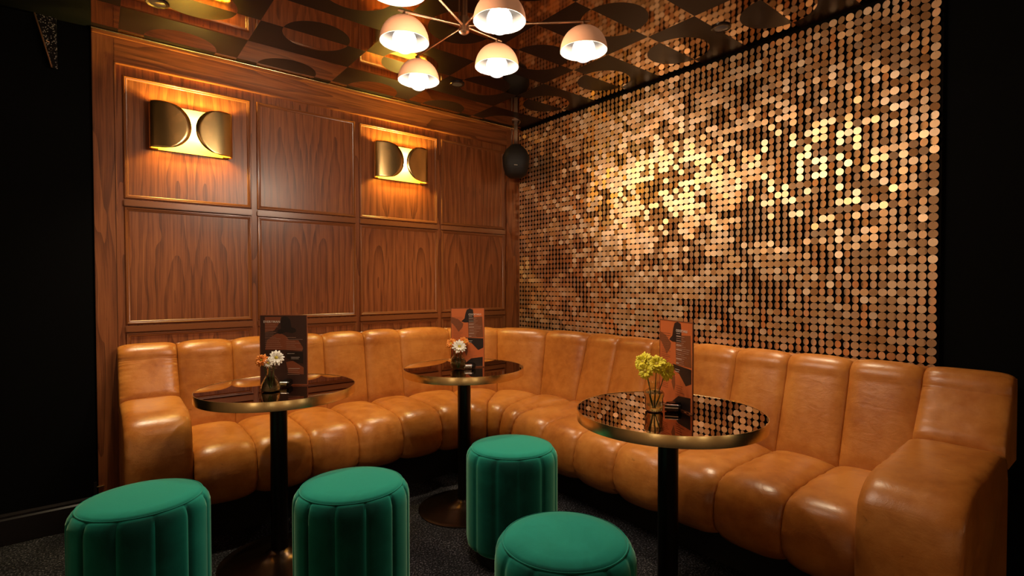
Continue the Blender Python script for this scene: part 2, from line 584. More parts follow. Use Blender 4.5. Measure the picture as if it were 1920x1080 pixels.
# ------------------------------------------------------------------ chandelier
HUB = Vector((-1.644, -1.679, 0))
ZA = 2.128            # arms
ZR = 2.022            # shade rims
shades = [(-1.862, -1.636), (-1.656, -1.360), (-1.487, -1.670), (-1.327, -1.975), (-1.690, -1.952), (-2.024, -1.908)]
SHADES_PX = True
ch = thing('chandelier', 'six-armed bronze chandelier with glowing domed shades hanging from the patterned ceiling', 'chandelier', (HUB.x, HUB.y, CEIL))
obj('ceiling_rose', lathe([(0, 0), (.055, 0), (.055, -.012), (.045, -.02), (0, -.022)], 40), MT['bronze'], ch, smooth=True)
bm = bmesh.new()
add_lathe(bm, [(0, -.02), (.010, -.02), (.010, ZA - CEIL + .03), (.019, ZA - CEIL + .03), (.019, ZA - CEIL - .022), (.012, ZA - CEIL - .028), (0, ZA - CEIL - .03)], 32)
for k in range(3):
    a = 2 * PI * k / 3 + .4
    add_tube(bm, [(.017 * math.cos(a), .017 * math.sin(a), -.02), (.017 * math.cos(a), .017 * math.sin(a), ZA - CEIL + .03)], .0035, 8)
obj('stem', bm, MT['bronze'], ch, smooth=True)
RS = .084
for sx, sy in shades:
    dx, dy = sx - HUB.x, sy - HUB.y
    L = math.hypot(dx, dy); ux, uy = dx / L, dy / L
    za = ZA - CEIL
    arm = obj('arm', tube([(ux * .012, uy * .012, za), (dx + ux * .022, dy + uy * .022, za)], .0042, 12), MT['bronze'], ch, smooth=True)
    obj('hanger', lathe([(.005, 0), (.005, -.010), (.010, -.012), (.010, -.018), (.004, -.018)], 16, cx=0, cy=0), MT['bronze'], arm, smooth=True, loc=(dx, dy, za))
    # dome
    zr = ZR - CEIL
    outp = []; inp = []
    H = .086
    for k in range(13):
        t_ = PI / 2 * k / 12
        outp.append((RS * math.cos(t_) ** .92 if k < 12 else 0.0, zr + H * math.sin(t_)))
        inp.append(((RS - .0025) * math.cos(t_) ** .92 if k < 12 else 0.0, zr + (H - .0025) * math.sin(t_)))
    sh = obj('lamp_shade', lathe(outp, 48, caps=False), MT['copper_shade'], ch, smooth=True, loc=(dx, dy, 0))
    obj('shade_lining', lathe([(RS, zr)] + inp, 48, caps=False), MT['shade_white'], sh, smooth=True)
    # globe bulb
    bz = zr + .004
    gp = [(.0, bz - .042)] + [(.042 * math.sin(PI * k / 14), bz - .042 * math.cos(PI * k / 14)) for k in range(1, 12)] + [(.014, bz + .040), (.014, bz + .072), (0, bz + .072)]
    obj('bulb', lathe(gp, 24), MT['bulb'], sh, smooth=True)
    l = bpy.data.lights.new('chandelier_light', 'POINT')
    l.energy = BULB_W; l.color = CH_COL; l.shadow_soft_size = .022
    lo = bpy.data.objects.new('chandelier_light', l); COL.objects.link(lo)
    lo.parent = sh; lo.location = (0, 0, bz - .042 - .004)

# ------------------------------------------------------------------ wall lamps
def sconce(x0, x1, z0, z1, lab):
    W, H = x1 - x0, z1 - z0
    s = thing('wall_lamp', lab, 'wall lamp', ((x0 + x1) / 2, 0, (z0 + z1) / 2), 0, 'folded brass wall lamps')
    hw, hh = W / 2, H / 2
    D0, D1 = -.014, -.088
    rb = (D0 - D1) / 2
    bm = bmesh.new()
    nz = 28
    xs_tip = hw - .009 - hh * .98
    for sgn in (-1, 1):
        grid = []
        for j in range(nz + 1):
            z = -hh + H * j / nz
            zz = max(-1, min(1, z / hh))
            row = []
            # back half
            for k in range(7):
                row.append((sgn * (hw - rb) * k / 6, D0, z))
            for k in range(1, 6):
                a = PI * k / 12
                row.append((sgn * (hw - rb + rb * math.sin(a)), (D0 + D1) / 2 + rb * math.cos(a), z))
            xe = .009 + hh * .98 * (1 - math.sqrt(max(0, 1 - zz * zz)))
            xe = min(xe, hw * .96)
            a0 = math.acos(xe / hw)
            for k in range(0, 23):
                a = a0 * k / 22
                cx_ = math.cos(a) ** .80
                cx_ = xe / hw if k == 22 else max(cx_, xe / hw)
                row.append((sgn * hw * cx_, (D0 + D1) / 2 - .050 * (1 - cx_ ** 2.4) ** (1 / 2.2), z))
            grid.append([bm.verts.new(p) for p in row])
        for a, b in zip(grid, grid[1:]):
            for i in range(len(a) - 1):
                bm.faces.new((a[i], a[i + 1], b[i + 1], b[i]))
    bmesh.ops.remove_doubles(bm, verts=bm.verts, dist=.00001)
    sheet = obj('folded_sheet', bm, MT['gold'], s, smooth=50)
    md = sheet.modifiers.new('thick', 'SOLIDIFY'); md.thickness = .0016; md.offset = 0
    lin = bmesh.new(); add_box(lin, -hw + rb + .004, hw - rb - .004, D0 - .0022, D0 - .0012, -hh + .001, hh - .001)
    obj('inner_plate', lin, MT['gold_satin'], s)
    obj('wall_mount', box(-.04, .04, -.0135, -.003, -.04, .04, .002), MT['brass'], s)
    for sgn in (-1, 1):
        b = obj('bulb', lathe([(0, -.030), (.009, -.028), (.011, -.01), (.011, .02), (.006, .032), (0, .034)], 16), MT['sbulb'], s, smooth=True, loc=(sgn * .082, (D0 + D1) / 2, 0))
        l = bpy.data.lights.new('sconce_light', 'POINT')
        l.energy = SCONCE_W / 2; l.color = SC_COL; l.shadow_soft_size = .012
        lo = bpy.data.objects.new('sconce_light', l); COL.objects.link(lo)
        lo.parent = s; lo.location = (sgn * .050, (D0 + D1) / 2 - .004, .025)
    return s


sconce(R9(-2.375), R9(-2.012), Z9(1.905), Z9(2.132), 'folded brass wall lamp in the leftmost top wood panel')
sconce(R9(-1.212), R9(-.834), Z9(1.912), Z9(2.136), 'folded brass wall lamp nearer the room corner and disc wall')

# ------------------------------------------------------------------ loudspeaker in the corner
sp = thing('loudspeaker', 'small black loudspeaker hung from a bracket in the corner by the disc wall', 'loudspeaker', (-.174, -.180, 2.125), -.68)
bm = bmesh.new()
secs = [(-.120, .050, .040), (-.095, .082, .070), (-.03, .100, .088), (.03, .104, .090), (.085, .078, .070), (.125, .036, .040)]
rg = []
for z, w, d in secs:
    rg.append([bm.verts.new((w * (abs(math.cos(t_)) ** .6) * (1 if math.cos(t_) > 0 else -1), d * (abs(math.sin(t_)) ** .6) * (1 if math.sin(t_) > 0 else -1), z)) for t_ in [2 * PI * k / 28 for k in range(28)]])
for a, b in zip(rg, rg[1:]):
    for k in range(28):
        bm.faces.new((a[k], a[(k + 1) % 28], b[(k + 1) % 28], b[k]))
bm.faces.new(rg[0]); bm.faces.new(rg[-1])
obj('cabinet', bm, MT['speaker_black'], sp, smooth=True)
bm = bmesh.new()
for k in range(4):
    add_box(bm, -.012 + k * .0062, -.0075 + k * .0062, -.094, -.088, -.048, -.042)
obj('badge', bm, MT['chrome'], sp)
bm = bmesh.new()
add_box(bm, -.014, .014, -.006, .006, .12, CEIL - 2.125)
add_box(bm, -.030, .030, -.012, .012, .122, .132)
add_box(bm, -.034, -.026, -.010, .010, .13, .25)
add_box(bm, -.03, .03, -.03, .03, CEIL - 2.125 - .008, CEIL - 2.125)
obj('ceiling_bracket', bm, MT['base_metal'], sp)

# ------------------------------------------------------------------ thin bracket at upper left
br = thing('hanging_frame', 'thin gold-edged slanting frame with black glitter hanging in the dark at the upper left', 'frame', (-2.86, -.03, CEIL))
bm = bmesh.new()
add_tube(bm, [(-.045, 0, 0), (.012, 0, -.235)], .0035, 8)
add_tube(bm, [(-.008, 0, -.115), (.028, .02, -.125)], .0035, 8)
obj('gold_edge', bm, MT['bronze'], br)
bm = bmesh.new()
v = [bm.verts.new(p) for p in ((-.04, .004, 0), (.03, .004, 0), (.032, .004, -.235), (.014, .004, -.235), (-.04, .016, 0), (.03, .016, 0), (.032, .016, -.235), (.014, .016, -.235))]
for f in ((0, 1, 2, 3), (7, 6, 5, 4), (0, 4, 5, 1), (1, 5, 6, 2), (2, 6, 7, 3), (3, 7, 4, 0)):
    bm.faces.new([v[i] for i in f])
t = NT('black_glitter')
co = t.n('ShaderNodeTexCoord').outputs['Object']
nn = t.n('ShaderNodeTexVoronoi', {'Vector': co, 'Scale': 260.0}).outputs[1]
g = t.ramp(t.n('ShaderNodeSeparateColor', {0: nn}).outputs[0], [(.86, (.01, .008, .008)), (.9, (.5, .45, .4))])
obj('glitter_strip', bm, t.done(t.bsdf(Base_Color=g, Roughness=.3, Metallic=.4)), br)

# small dark post where the black wall meets the panelling
ps = thing('wall_post', 'tiny dark post with a brass tip low on the black wall beside the banquette arm', 'post', (WL - .012, YB - .02, 0))
obj('post', box(-.006, .006, -.006, .006, .0, .215, .001), MT['black_gloss'], ps)
obj('brass_tip', box(.006, .034, -.004, .004, .188, .193, .001), MT['brass'], ps)

# ------------------------------------------------------------------ leather banquette
# every seam: B back at the wall, T crown of the back, J where back meets seat, F front pinch; all in plan
def left_seam(x, zj=.515, dj=.155, df=.60, zf=.485, zt=.930):
    return dict(e=Vector((0, -1)), B=Vector((x, -.026)), T=Vector((x, -.055)), J=Vector((x, -dj)), F=Vector((x, -df)), zt=zt, zj=zj, zf=zf)


def right_seam(y, zj=.485, dj=.235, df=.735, zf=.455, zt=.900):
    return dict(e=Vector((-1, 0)), B=Vector((-.034, y)), T=Vector((-.085, y)), J=Vector((-dj, y)), F=Vector((-df, y)), zt=zt, zj=zj, zf=zf)


def corner_seam(J, F, k, w, dT):
    ce = Vector((-.82, -.80)); e = (ce - Vector(J)).normalized()
    T = Vector(J) - e * dT
    return dict(e=e, B=T - e * .045, T=T, J=Vector(J), F=Vector(F), zt=.930 - .03 * w, zj=.515 - .03 * w, zf=.485 - .03 * w)


seams = [left_seam(x) for x in (-2.275, -2.030, -1.790, -1.556, -1.310, -1.068)]
seams += [corner_seam((-.715, -.165), (-.880, -.600), 0, .25, .10), corner_seam((-.460, -.330), (-.765, -.632), 1, .5, .11), corner_seam((-.300, -.590), (-.715, -.720), 2, .75, .12)]
seams += [right_seam(y) for y in (-.846, -1.090, -1.338, -1.590, -1.840, -2.085, -2.336, -2.583)]


def P3(pl, z):
    return Vector((pl.x * 1.044, pl.y * 1.044, Z9(z)))


def back_profile(s, arm=False, zj=None):
    e, B, T, J = s['e'], s['B'], s['T'], s['J']
    zt = s['zt']; zj = s['zj'] if zj is None else zj
    Tf = T + e * .042
    pts = [(J - e * .05, zj - .06, 0), (J - e * .004, zj - .03, .15), (J - e * .001, zj + .01, .6)]
    for q in (.12, .25, .38, .5, .62, .73, .83, .91, .97):
        pts.append((J.lerp(Tf, q), (zj + .01) * (1 - q) + (zt - .055) * q, 1.0))
    for dg in (4, 24, 45, 66, 86, 104):
        r_ = math.radians(dg)
        pts.append((T - e * .004 + e * .046 * math.cos(r_), zt - .052 + .052 * math.sin(r_), 1 if dg < 95 else .8))
    pts += [(T - e * .026, zt - .008, .5), (B, zt - .03, 0), (B, zj - .06, 0)]
    return [(P3(a, z), w) for a, z, w in pts]


def seat_profile(s):
    e, J, F = s['e'], s['J'], s['F']
    zj, zf = s['zj'], s['zf']
    pts = [(J - e * .045, zj - .10, 0), (J - e * .035, zj - .035, 0), (J - e * .005, zj - .012, .55)]
    A = F - e * .085
    for q in (.12, .3, .5, .7, .88):
        pts.append((J.lerp(A, q), zj + .008 * math.sin(PI * q), 1))
    pts += [(A, zj - .002, 1), (F - e * .045, zj - .010, 1), (F - e * .015, zf + .000, 1), (F + e * .004, zf - .035, 1), (F + e * .014, zf - .075, 1), (F + e * .014, zf - .12, 1), (F + e * .000, zf - .155, 1), (F - e * .025, zf - .182, .9), (F - e * .06, zf - .196, .5), (F - e * .13, zf - .20, 0), (J - e * .045, zf - .20, 0)]
    return [(P3(a, z), w) for a, z, w in pts]


def cushion(pa, pb, puff, ncol=16, power=2.6, wr=None, ends=1.0):
    n = len(pa)
    # resample each profile finely
    def fine(p):
        out = []
        m = 3
        for i in range(n):
            a, b = p[i], p[(i + 1) % n]
            p0, p3 = p[i - 1], p[(i + 2) % n]
            for k in range(m):
                t_ = k / m
                # catmull-rom
                q = .5 * ((2 * a[0]) + (b[0] - p0[0]) * t_ + (2 * p0[0] - 5 * a[0] + 4 * b[0] - p3[0]) * t_ * t_ + (3 * a[0] - p0[0] - 3 * b[0] + p3[0]) * t_ ** 3)
                if i >= n - 2 or i == 0:
                    q = a[0].lerp(b[0], t_)
                out.append((q, a[1] * (1 - t_) + b[1] * t_))
        return out
    fa, fb = fine(pa), fine(pb)
    N = len(fa)
    cen = (sum((q[0] for q in fa), Vector()) + sum((q[0] for q in fb), Vector())) / (2 * N)
    across = (fb[0][0] - fa[0][0])
    bm = bmesh.new()
    rings = []
    us = [.5 - .5 * math.cos(PI * k / ncol) for k in range(ncol + 1)]
    for ui, u in enumerate(us):
        ring = []
        for i in range(N):
            p = fa[i][0].lerp(fb[i][0], u)
            w = fa[i][1] * (1 - u) + fb[i][1] * u
            tn = (fa[(i + 1) % N][0].lerp(fb[(i + 1) % N][0], u) - fa[i - 1][0].lerp(fb[i - 1][0], u))
            ac = fb[i][0] - fa[i][0]
            nr = tn.cross(ac)
            if nr.length > 1e-9:
                nr.normalize()
            h = max(0.0, 1 - abs(2 * u - 1) ** power) ** .62
            rp = 0
            if wr and wr > 30 and w > .5:
                ed = min(u, 1 - u)
                rp = .0028 * math.exp(-ed / .10) * math.sin(i * 2.1 + hash2(i, wr) * 3) * (1 if ed > .001 else 0)
                rp += .0022 * (vnoise(u * 3 + wr, i * .22, 4) - .5)
            ring.append(bm.verts.new(p + nr * (puff * h * w + rp)))
        rings.append(ring)
    for a, b in zip(rings, rings[1:]):
        for i in range(N):
            j = (i + 1) % N
            bm.faces.new((a[i], a[j], b[j], b[i]))
    bm.faces.new(rings[0]); bm.faces.new(rings[-1])
    # orient so that normals face away
    return bm


# check the puff direction once: outward for the top of the seat must be +z
_t = seat_profile(seams[0])
_tn = _t[6][0] - _t[4][0]; _ac = seat_profile(seams[1])[5][0] - _t[5][0]
SGN = 1 if _tn.cross(_ac).z > 0 else -1

sofa = thing('banquette', 'long L-shaped tan leather channel banquette running under the wood wall and the disc wall', 'sofa', (0, 0, 0))
for i in range(len(seams) - 1):
    a, b = seams[i], seams[i + 1]
    c = obj('back_cushion', cushion(back_profile(a), back_profile(b), -SGN * .024, 20, 3.2, wr=i + 1), MT['leather'], sofa, smooth=60)
    c = obj('seat_cushion', cushion(seat_profile(a), seat_profile(b), SGN * .032, 20, 2.8, wr=i + 31), MT['leather'], sofa, smooth=60)


def arm_seat(s, zj, zf, df_top, df):
    e, J = s['e'], s['J']
    O = s['B']
    def D(d):
        return Vector((O.x if e.x == 0 else 0, O.y if e.y == 0 else 0)) + e * d
    dj = (J - D(0)).length
    pts = [(D(dj - .05), zj - .10, 0), (D(dj - .03), zj - .03, 0), (D(dj), zj - .006, .6)]
    for q in (.15, .35, .55, .75, .9):
        pts.append((D(dj + (df_top - dj) * q), zj + (zf - zj) * q + .004, 1))
    pts += [(D(df_top), zf, 1), (D(df_top + (df - df_top) * .5), zf - .018, 1), (D(df_top + (df - df_top) * .85), zf - .055, 1), (D(df), zf - .11, 1), (D(df + .008), zf - .19, 1), (D(df + .004), zf - .32, 1), (D(df - .006), .20, 1), (D(df - .014), .14, 1), (D(df - .03), .103, .5), (D(df - .12), .102, 0), (D(dj - .05), .102, 0)]
    return [(P3(a, z), w) for a, z, w in pts]


def arm_back(s, zj):
    return back_profile(s, zj=zj)


# left arm
la, lb = left_seam(-2.512, dj=.185), left_seam(-2.277, dj=.185)
obj('arm_back', cushion(arm_back(la, .690), arm_back(lb, .690), -SGN * .022, 18, 5, wr=71), MT['leather'], sofa, smooth=60)
obj('armrest', cushion(arm_seat(la, .688, .672, .50, .588), arm_seat(lb, .688, .672, .50, .588), SGN * .024, 20, 6, wr=75), MT['leather'], sofa, smooth=60)
# right arm
ra, rb_ = right_seam(-2.583, dj=.245), right_seam(-2.835, dj=.245)
obj('arm_back', cushion(arm_back(ra, .665), arm_back(rb_, .665), -SGN * .022, 18, 5, wr=81), MT['leather'], sofa, smooth=60)
obj('armrest', cushion(arm_seat(ra, .660, .635, .70, .815), arm_seat(rb_, .660, .635, .70, .815), SGN * .024, 20, 6, wr=85), MT['leather'], sofa, smooth=60)
# plinth under the seats
bm = bmesh.new()
plan = [(-2.27, -.02), (-2.27, -.50), (-.90, -.50), (-.70, -.56), (-.62, -.70), (-.62, -.9), (-.62, -2.58), (-.03, -2.58), (-.03, -.02)]
lo_ = [bm.verts.new((x * 1.044, y * 1.044, 0.001)) for x, y in plan]
hi_ = [bm.verts.new((x * 1.044, y * 1.044, Z9(.30))) for x, y in plan]
for i in range(len(plan)):
    j = (i + 1) % len(plan)
    bm.faces.new((lo_[i], lo_[j], hi_[j], hi_[i]))
bm.faces.new(lo_); bm.faces.new(hi_)
obj('plinth', bm, MT['plinth'], sofa)
bm = bmesh.new()
plan = [(-.85, -.02), (-.55, -.10), (-.36, -.24), (-.20, -.46), (-.05, -.85), (-.03, -.02)]
lo_ = [bm.verts.new((x * 1.044, y * 1.044, Z9(.30))) for x, y in plan]
hi_ = [bm.verts.new((x * 1.044, y * 1.044, Z9(.86))) for x, y in plan]
for i in range(len(plan)):
    j = (i + 1) % len(plan)
    bm.faces.new((lo_[i], lo_[j], hi_[j], hi_[i]))
bm.faces.new(lo_); bm.faces.new(hi_)
obj('corner_filler', bm, MT['plinth'], sofa)

# ------------------------------------------------------------------ tables
def table(x, y, lab):
    t_ = thing('bar_table', lab, 'table', (x, y, 0), 0, 'round brass-rimmed tables')
    R_ = .315; H = .749
    obj('glass_top', lathe([(0, H - .006), (R_ - .003, H - .006), (R_ - .003, H - .0012), (0, H - .0012)], 96), MT['table_glass'], t_)
    obj('brass_rim', lathe([(R_ - .0028, H - .001), (R_ - .0024, H), (R_ - .0004, H), (R_, H - .001), (R_, H - .037), (R_ - .001, H - .038), (R_ - .012, H - .038), (R_ - .012, H - .0075), (R_ - .0028, H - .0075)], 96, caps=False), MT['brass'], t_, smooth=35)
    obj('underside', lathe([(0, H - .032), (R_ - .013, H - .032), (R_ - .013, H - .008), (0, H - .008)], 64), MT['plinth'], t_)
    obj('pole', lathe([(.0345, .016), (.0345, H - .044), (.07, H - .044), (.07, H - .033), (0, H - .033)], 40), MT['black_metal'], t_, smooth=35)
    prof = [(0, .0), (.238, .0), (.241, .002), (.241, .005), (.237, .007)]
    for k in range(12):
        q = k / 11
        r = .232 * (1 - q) + .036 * q
        prof.append((r, .0085 + .030 * q ** 1.7 + .028 * max(0, q - .75) ** 1.5 * 4))
    prof.append((0, prof[-1][1]))
    obj('base', lathe(prof, 80), MT['base_metal'], t_, smooth=40)
    return t_


DX, DY = -.374, -.453
TB = [(-1.7244 + DX, -.4707 + DY), (-.8154 + DX, -.5346 + DY), (-.7902 + DX, -1.7712 + DY)]
table(*TB[0], 'round table with smoked glass top nearest the left arm of the banquette')
table(*TB[1], 'round table standing in the curve of the banquette at the back corner')
table(*TB[2], 'round table in front right, its top reflecting the copper discs')

# ------------------------------------------------------------------ velvet stools
def stool(x, y, R_, H, phase, lab):
    s = thing('velvet_stool', lab, 'stool', (x, y, 0), 0, 'green velvet stools')
    th_c = math.atan2(CAM.y - y, CAM.x - x)
    seg = 12 * 14
    zb = .055
    bm = bmesh.new()
    prof = [(-.030, zb), (-.012, zb + .004), (-.003, zb + .014), (0, zb + .03), (.0, zb + .12), (.0, H * .55), (.0, H - .06), (-.001, H - .042), (-.005, H - .026), (-.012, H - .013), (-.021, H - .005)]
    rings = []
    for dr, z in prof:
        g = []
        for k in range(seg):
            th = 2 * PI * k / seg
            a = abs(math.sin(6 * (th - th_c) - math.radians(phase) * 6))
            groove = -.0085 * math.exp(-a * 7.0) + .003 * a
            fade = 1.0 if z < H - .02 else .55
            g.append(bm.verts.new(((R_ + dr + groove * fade) * math.cos(th), (R_ + dr + groove * fade) * math.sin(th), z)))
        rings.append(g)
    for a, b in zip(rings, rings[1:]):
        for k in range(seg):
            bm.faces.new((a[k], a[(k + 1) % seg], b[(k + 1) % seg], b[k]))
    bm.faces.new(rings[0]); bm.faces.new(rings[-1])
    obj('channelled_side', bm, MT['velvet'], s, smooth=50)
    Rt = R_ - .022
    tp = [(0, H - .012), (Rt, H - .012), (Rt + .001, H - .007), (Rt - .002, H - .002), (Rt - .012, H + .003), (Rt - .05, H + .007), (Rt * .4, H + .009), (0, H + .0095)]
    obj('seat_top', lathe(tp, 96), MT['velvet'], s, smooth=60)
    ring_pts = [(math.cos(2 * PI * k / 72) * (Rt + .001), math.sin(2 * PI * k / 72) * (Rt + .001), H - .0035) for k in range(73)]
    obj('piping', tube(ring_pts, .0022, 8), MT['velvet'], s, smooth=True)
    obj('base', lathe([(0, 0), (R_ - .035, 0), (R_ - .035, zb + .004), (0, zb + .004)], 64), MT['plinth'], s)
    return s


STOOLS = [((-2.464, -.759), .22, .435, -20), ((-1.800, -1.135), .22, .440, -17), ((-1.011, -1.171), .22, .445, -20), ((-1.445, -1.977), .22, .432, -25)]
labs = ['leftmost green velvet stool, nearest the black wall', 'green velvet stool second from the left, in front of the pole of the left table',
        'farthest green velvet stool, standing before the banquette beside the middle table', 'nearest green velvet stool, cut off by the bottom edge, right of centre']
for ((x, y), r, zt, ph), lab in zip(STOOLS, labs):
    stool(x * .9 + DX, y * .9 + DY, r * .9, (zt + .082) * .9, ph, lab)

# ------------------------------------------------------------------ menus
def menu(xl, yl, xr, yr, H, lab, style, lean=0.0):
    cx, cy = (xl + xr) / 2, (yl + yr) / 2
    W = math.hypot(xr - xl, yr - yl)
    rz = math.atan2(yr - yl, xr - xl)
    m = thing('menu_card', lab, 'menu', (cx, cy, .7497), rz, 'menus standing on the tables')
    z0 = .004
    root = obj('card', box(-W / 2, W / 2, -.0012, .0012, z0, z0 + H), MT['m_dark'] if style == 0 else MT['m_orange'], m)

    def strip(name, x0, x1, za, zb_, mat, lift=.0004, par=root):
        bm = bmesh.new()
        add_box(bm, (x0 - .5) * W, (x1 - .5) * W, -.0012 - lift, -.0011, z0 + (1 - zb_) * H, z0 + (1 - za) * H)
        return obj(name, bm, mat, par)

    def poly(name, pts, mat, lift):
        bm = bmesh.new()
        a = [bm.verts.new(((x - .5) * W, -.0012 - lift, z0 + (1 - z) * H)) for x, z in pts]
        b = [bm.verts.new(((x - .5) * W, -.0011, z0 + (1 - z) * H)) for x, z in pts]
        bm.faces.new(a); bm.faces.new(b)
        for i in range(len(a)):
            j = (i + 1) % len(a)
            bm.faces.new((a[i], a[j], b[j], b[i]))
        return obj(name, bm, mat, m)

    def text(s, x, z, size, mat):
        cu = bpy.data.curves.new('printed_title', 'FONT')
        cu.body = s; cu.size = size * .62; cu.extrude = .0002; cu.space_character = 1.12
        cu.materials.append(mat)
        cu.offset = size * .012
        tmp = bpy.data.objects.new('tmp', cu); COL.objects.link(tmp)
        bpy.context.view_layer.update()
        me = bpy.data.meshes.new_from_object(tmp.evaluated_get(bpy.context.evaluated_depsgraph_get()))
        bpy.data.objects.remove(tmp)
        o = bpy.data.objects.new('printed_title', me); COL.objects.link(o); o.parent = m
        o.location = ((x - .5) * W, -.0021, z0 + (1 - z) * H); o.rotation_euler = (PI / 2, 0, 0)
        return o

    def lines(name, x0, x1, za, zb_, n, mat, seed):
        rn = random.Random(seed)
        bm = bmesh.new()
        for k in range(n):
            z = za + (zb_ - za) * k / max(1, n - 1)
            w = x0 + (x1 - x0) * (.45 + .55 * rn.random())
            add_box(bm, (x0 - .5) * W, (w - .5) * W, -.0020, -.0011, z0 + (1 - z) * H - .0007, z0 + (1 - z) * H + .0007)
        return obj(name, bm, mat, m)
    hat = [(.44, .10), (.46, .03), (.52, .01), (.60, .02), (.65, .06), (.67, .17), (.76, .19), (.78, .23), (.70, .26), (.56, .24), (.44, .27), (.36, .26), (.38, .21), (.45, .19)]
    if style == 0:
        poly('picture_figure', [(.14, .36), (.30, .28), (.42, .25), (.55, .30), (.62, .36), (.82, .36), (.92, .47), (.90, .52), (.52, .50), (.10, .50)], MT['m_rust'], .0002)
        poly('picture_figure', [(.55, .68), (.70, .66), (.93, .76), (.93, .86), (.60, .84)], MT['m_rust'], .0002)
        poly('picture_figure', [(.10, .02), (.45, .02), (.42, .10), (.30, .22), (.10, .24)], MT['m_rust'], .0002)
        poly('hat_shape', hat, MT['m_black'], .0005)
        strip('heading_band', .10, .52, .52, .82, MT['m_dark'], .0004, m)
        poly('heading_band', [(.56, .53), (.92, .53), (.92, .70), (.80, .69), (.56, .62)], MT['m_black'], .0005)
        text('EVERYMAN', .07, .105, .0215, MT['m_text'])
        lines('printed_lines', .10, .48, .135, .165, 2, MT['m_text2'], 3)
        lines('printed_lines', .10, .45, .20, .34, 7, MT['m_text2'], 4)
        lines('printed_lines', .10, .48, .37, .48, 5, MT['m_text2'], 5)
        lines('printed_lines', .22, .40, .56, .575, 1, MT['m_text'], 6)
        lines('printed_lines', .12, .48, .60, .80, 7, MT['m_text2'], 7)
        lines('printed_lines', .56, .92, .32, .49, 7, MT['m_text2'], 8)
        lines('printed_lines', .58, .80, .555, .56, 1, MT['m_text'], 9)
        lines('printed_lines', .66, .90, .61, .63, 2, MT['m_text'], 10)
        lines('printed_lines', .60, .95, .775, .78, 1, MT['m_text'], 11)
        lines('printed_lines', .58, .90, .80, .86, 3, MT['m_text2'], 12)
        for x in (-W / 2 - .0015, W / 2 + .0015):
            pass
    else:
        poly('hat_shape', [(.43, .08), (.47, .02), (.56, .0), (.66, .02), (.68, .10), (.68, .24), (.40, .24), (.30, .22), (.40, .17)], MT['m_black'], .0004)
        poly('picture_shape', [(.0, .14), (.20, .18), (.36, .26), (.34, .32), (.22, .40), (.10, .30), (.0, .24)], MT['m_brown'], .0003)  # dark printed shapes of the menu picture
        poly('picture_shape', [(.50, .16), (.95, .14), (.98, .50), (.52, .50)], MT['m_brown'], .0003)
        poly('picture_shape', [(.42, .50), (.98, .52), (.98, .68), (.82, .72), (.62, .60), (.44, .56)], MT['m_black'], .0005)
        poly('picture_shape', [(.42, .66), (.48, .60), (.50, .74), (.46, .82), (.38, .72)], MT['m_brown'], .0003)
        poly('picture_shape', [(.42, .94), (.60, .86), (.96, .84), (.96, 1.0), (.40, 1.0)], MT['m_black'], .0004)
        text('COCKTAILS', .52, .115, .0185, MT['m_text'])
        lines('printed_lines', .53, .72, .135, .14, 1, MT['m_text'], 3)
        lines('printed_lines', .53, .95, .17, .49, 15, MT['m_text2'], 4)
        lines('printed_lines', .53, .70, .165, .48, 7, MT['m_text'], 5)
        lines('printed_lines', .05, .38, .15, .50, 16, MT['m_line'], 6)
        lines('printed_lines', .50, .72, .555, .58, 2, MT['m_text'], 7)
        lines('printed_lines', .05, .35, .55, .80, 12, MT['m_line'], 8)
        lines('printed_lines', .52, .80, .74, .84, 5, MT['m_line'], 9)
    # holder sleeve edges
    bm = bmesh.new()
    add_box(bm, -W / 2 - .003, -W / 2, -.002, .002, z0, z0 + H)
    add_box(bm, W / 2, W / 2 + .003, -.002, .002, z0, z0 + H)
    add_box(bm, -W / 2 - .003, W / 2 + .003, -.002, .002, z0 + H, z0 + H + .003)
    add_box(bm, -W / 2 - .003, W / 2 + .003, -.002, .002, 0, z0)
    obj('sleeve_edge', bm, MT['m_rust'] if style == 0 else MT['m_brown'], m)
    # block foot with a chrome cylinder
    bm = box(-.012 + W * .08, .022 + W * .08, -.045, .014, .0002, .026, .004)
    obj('holder_block', bm, MT['black_metal'], m)
    return m


def menu_w(pl, pr, H, *a, grow=1.0):
    cx, cy = (pl[0] + pr[0]) / 2, (pl[1] + pr[1]) / 2
    return menu(DX + cx + (pl[0] - cx) * grow, DY + cy + (pl[1] - cy) * grow, DX + cx + (pr[0] - cx) * grow, DY + cy + (pr[1] - cy) * grow, H, *a)


menu_w((-1.775, -.393), (-1.619, -.519), .297, 'dark brown menu card titled EVERYMAN on the left table', 0)
menu_w((-.885, -.522), (-.733, -.600), .305, 'orange cocktail menu card on the middle table in the corner', 1, )
menu_w((-.708, -1.680), (-.786, -1.861), .300, 'orange cocktail menu card turned sideways behind the yellow flowers on the right table', 1)

# small steel salt pots lying beside the menus
def pot(x, y, rz, lab):
    o = thing('chrome_cylinder', lab, 'holder', (x, y, .7497), rz, 'small chrome cylinders by the menus')
    bm = bmesh.new()
    add_tube(bm, [(-.022, 0, .0125), (.022, 0, .0125)], .0120, 20)
    obj('body', bm, MT['chrome'], o, smooth=40)
    bm = bmesh.new()
    add_tube(bm, [(.022, 0, .0125), (.030, 0, .0125)], .0112, 20)
    obj('cap', bm, MT['black_metal'], o, smooth=40)


pot(DX - 1.716, DY - .505, -.70, 'small chrome cylinder lying between vase and menu on the left table')
pot(DX - .838, DY - .600, -.60, 'small chrome cylinder lying before the menu on the middle table')
pot(DX - .800, DY - 1.790, -.95, 'small chrome cylinder lying beside the black block on the right table')

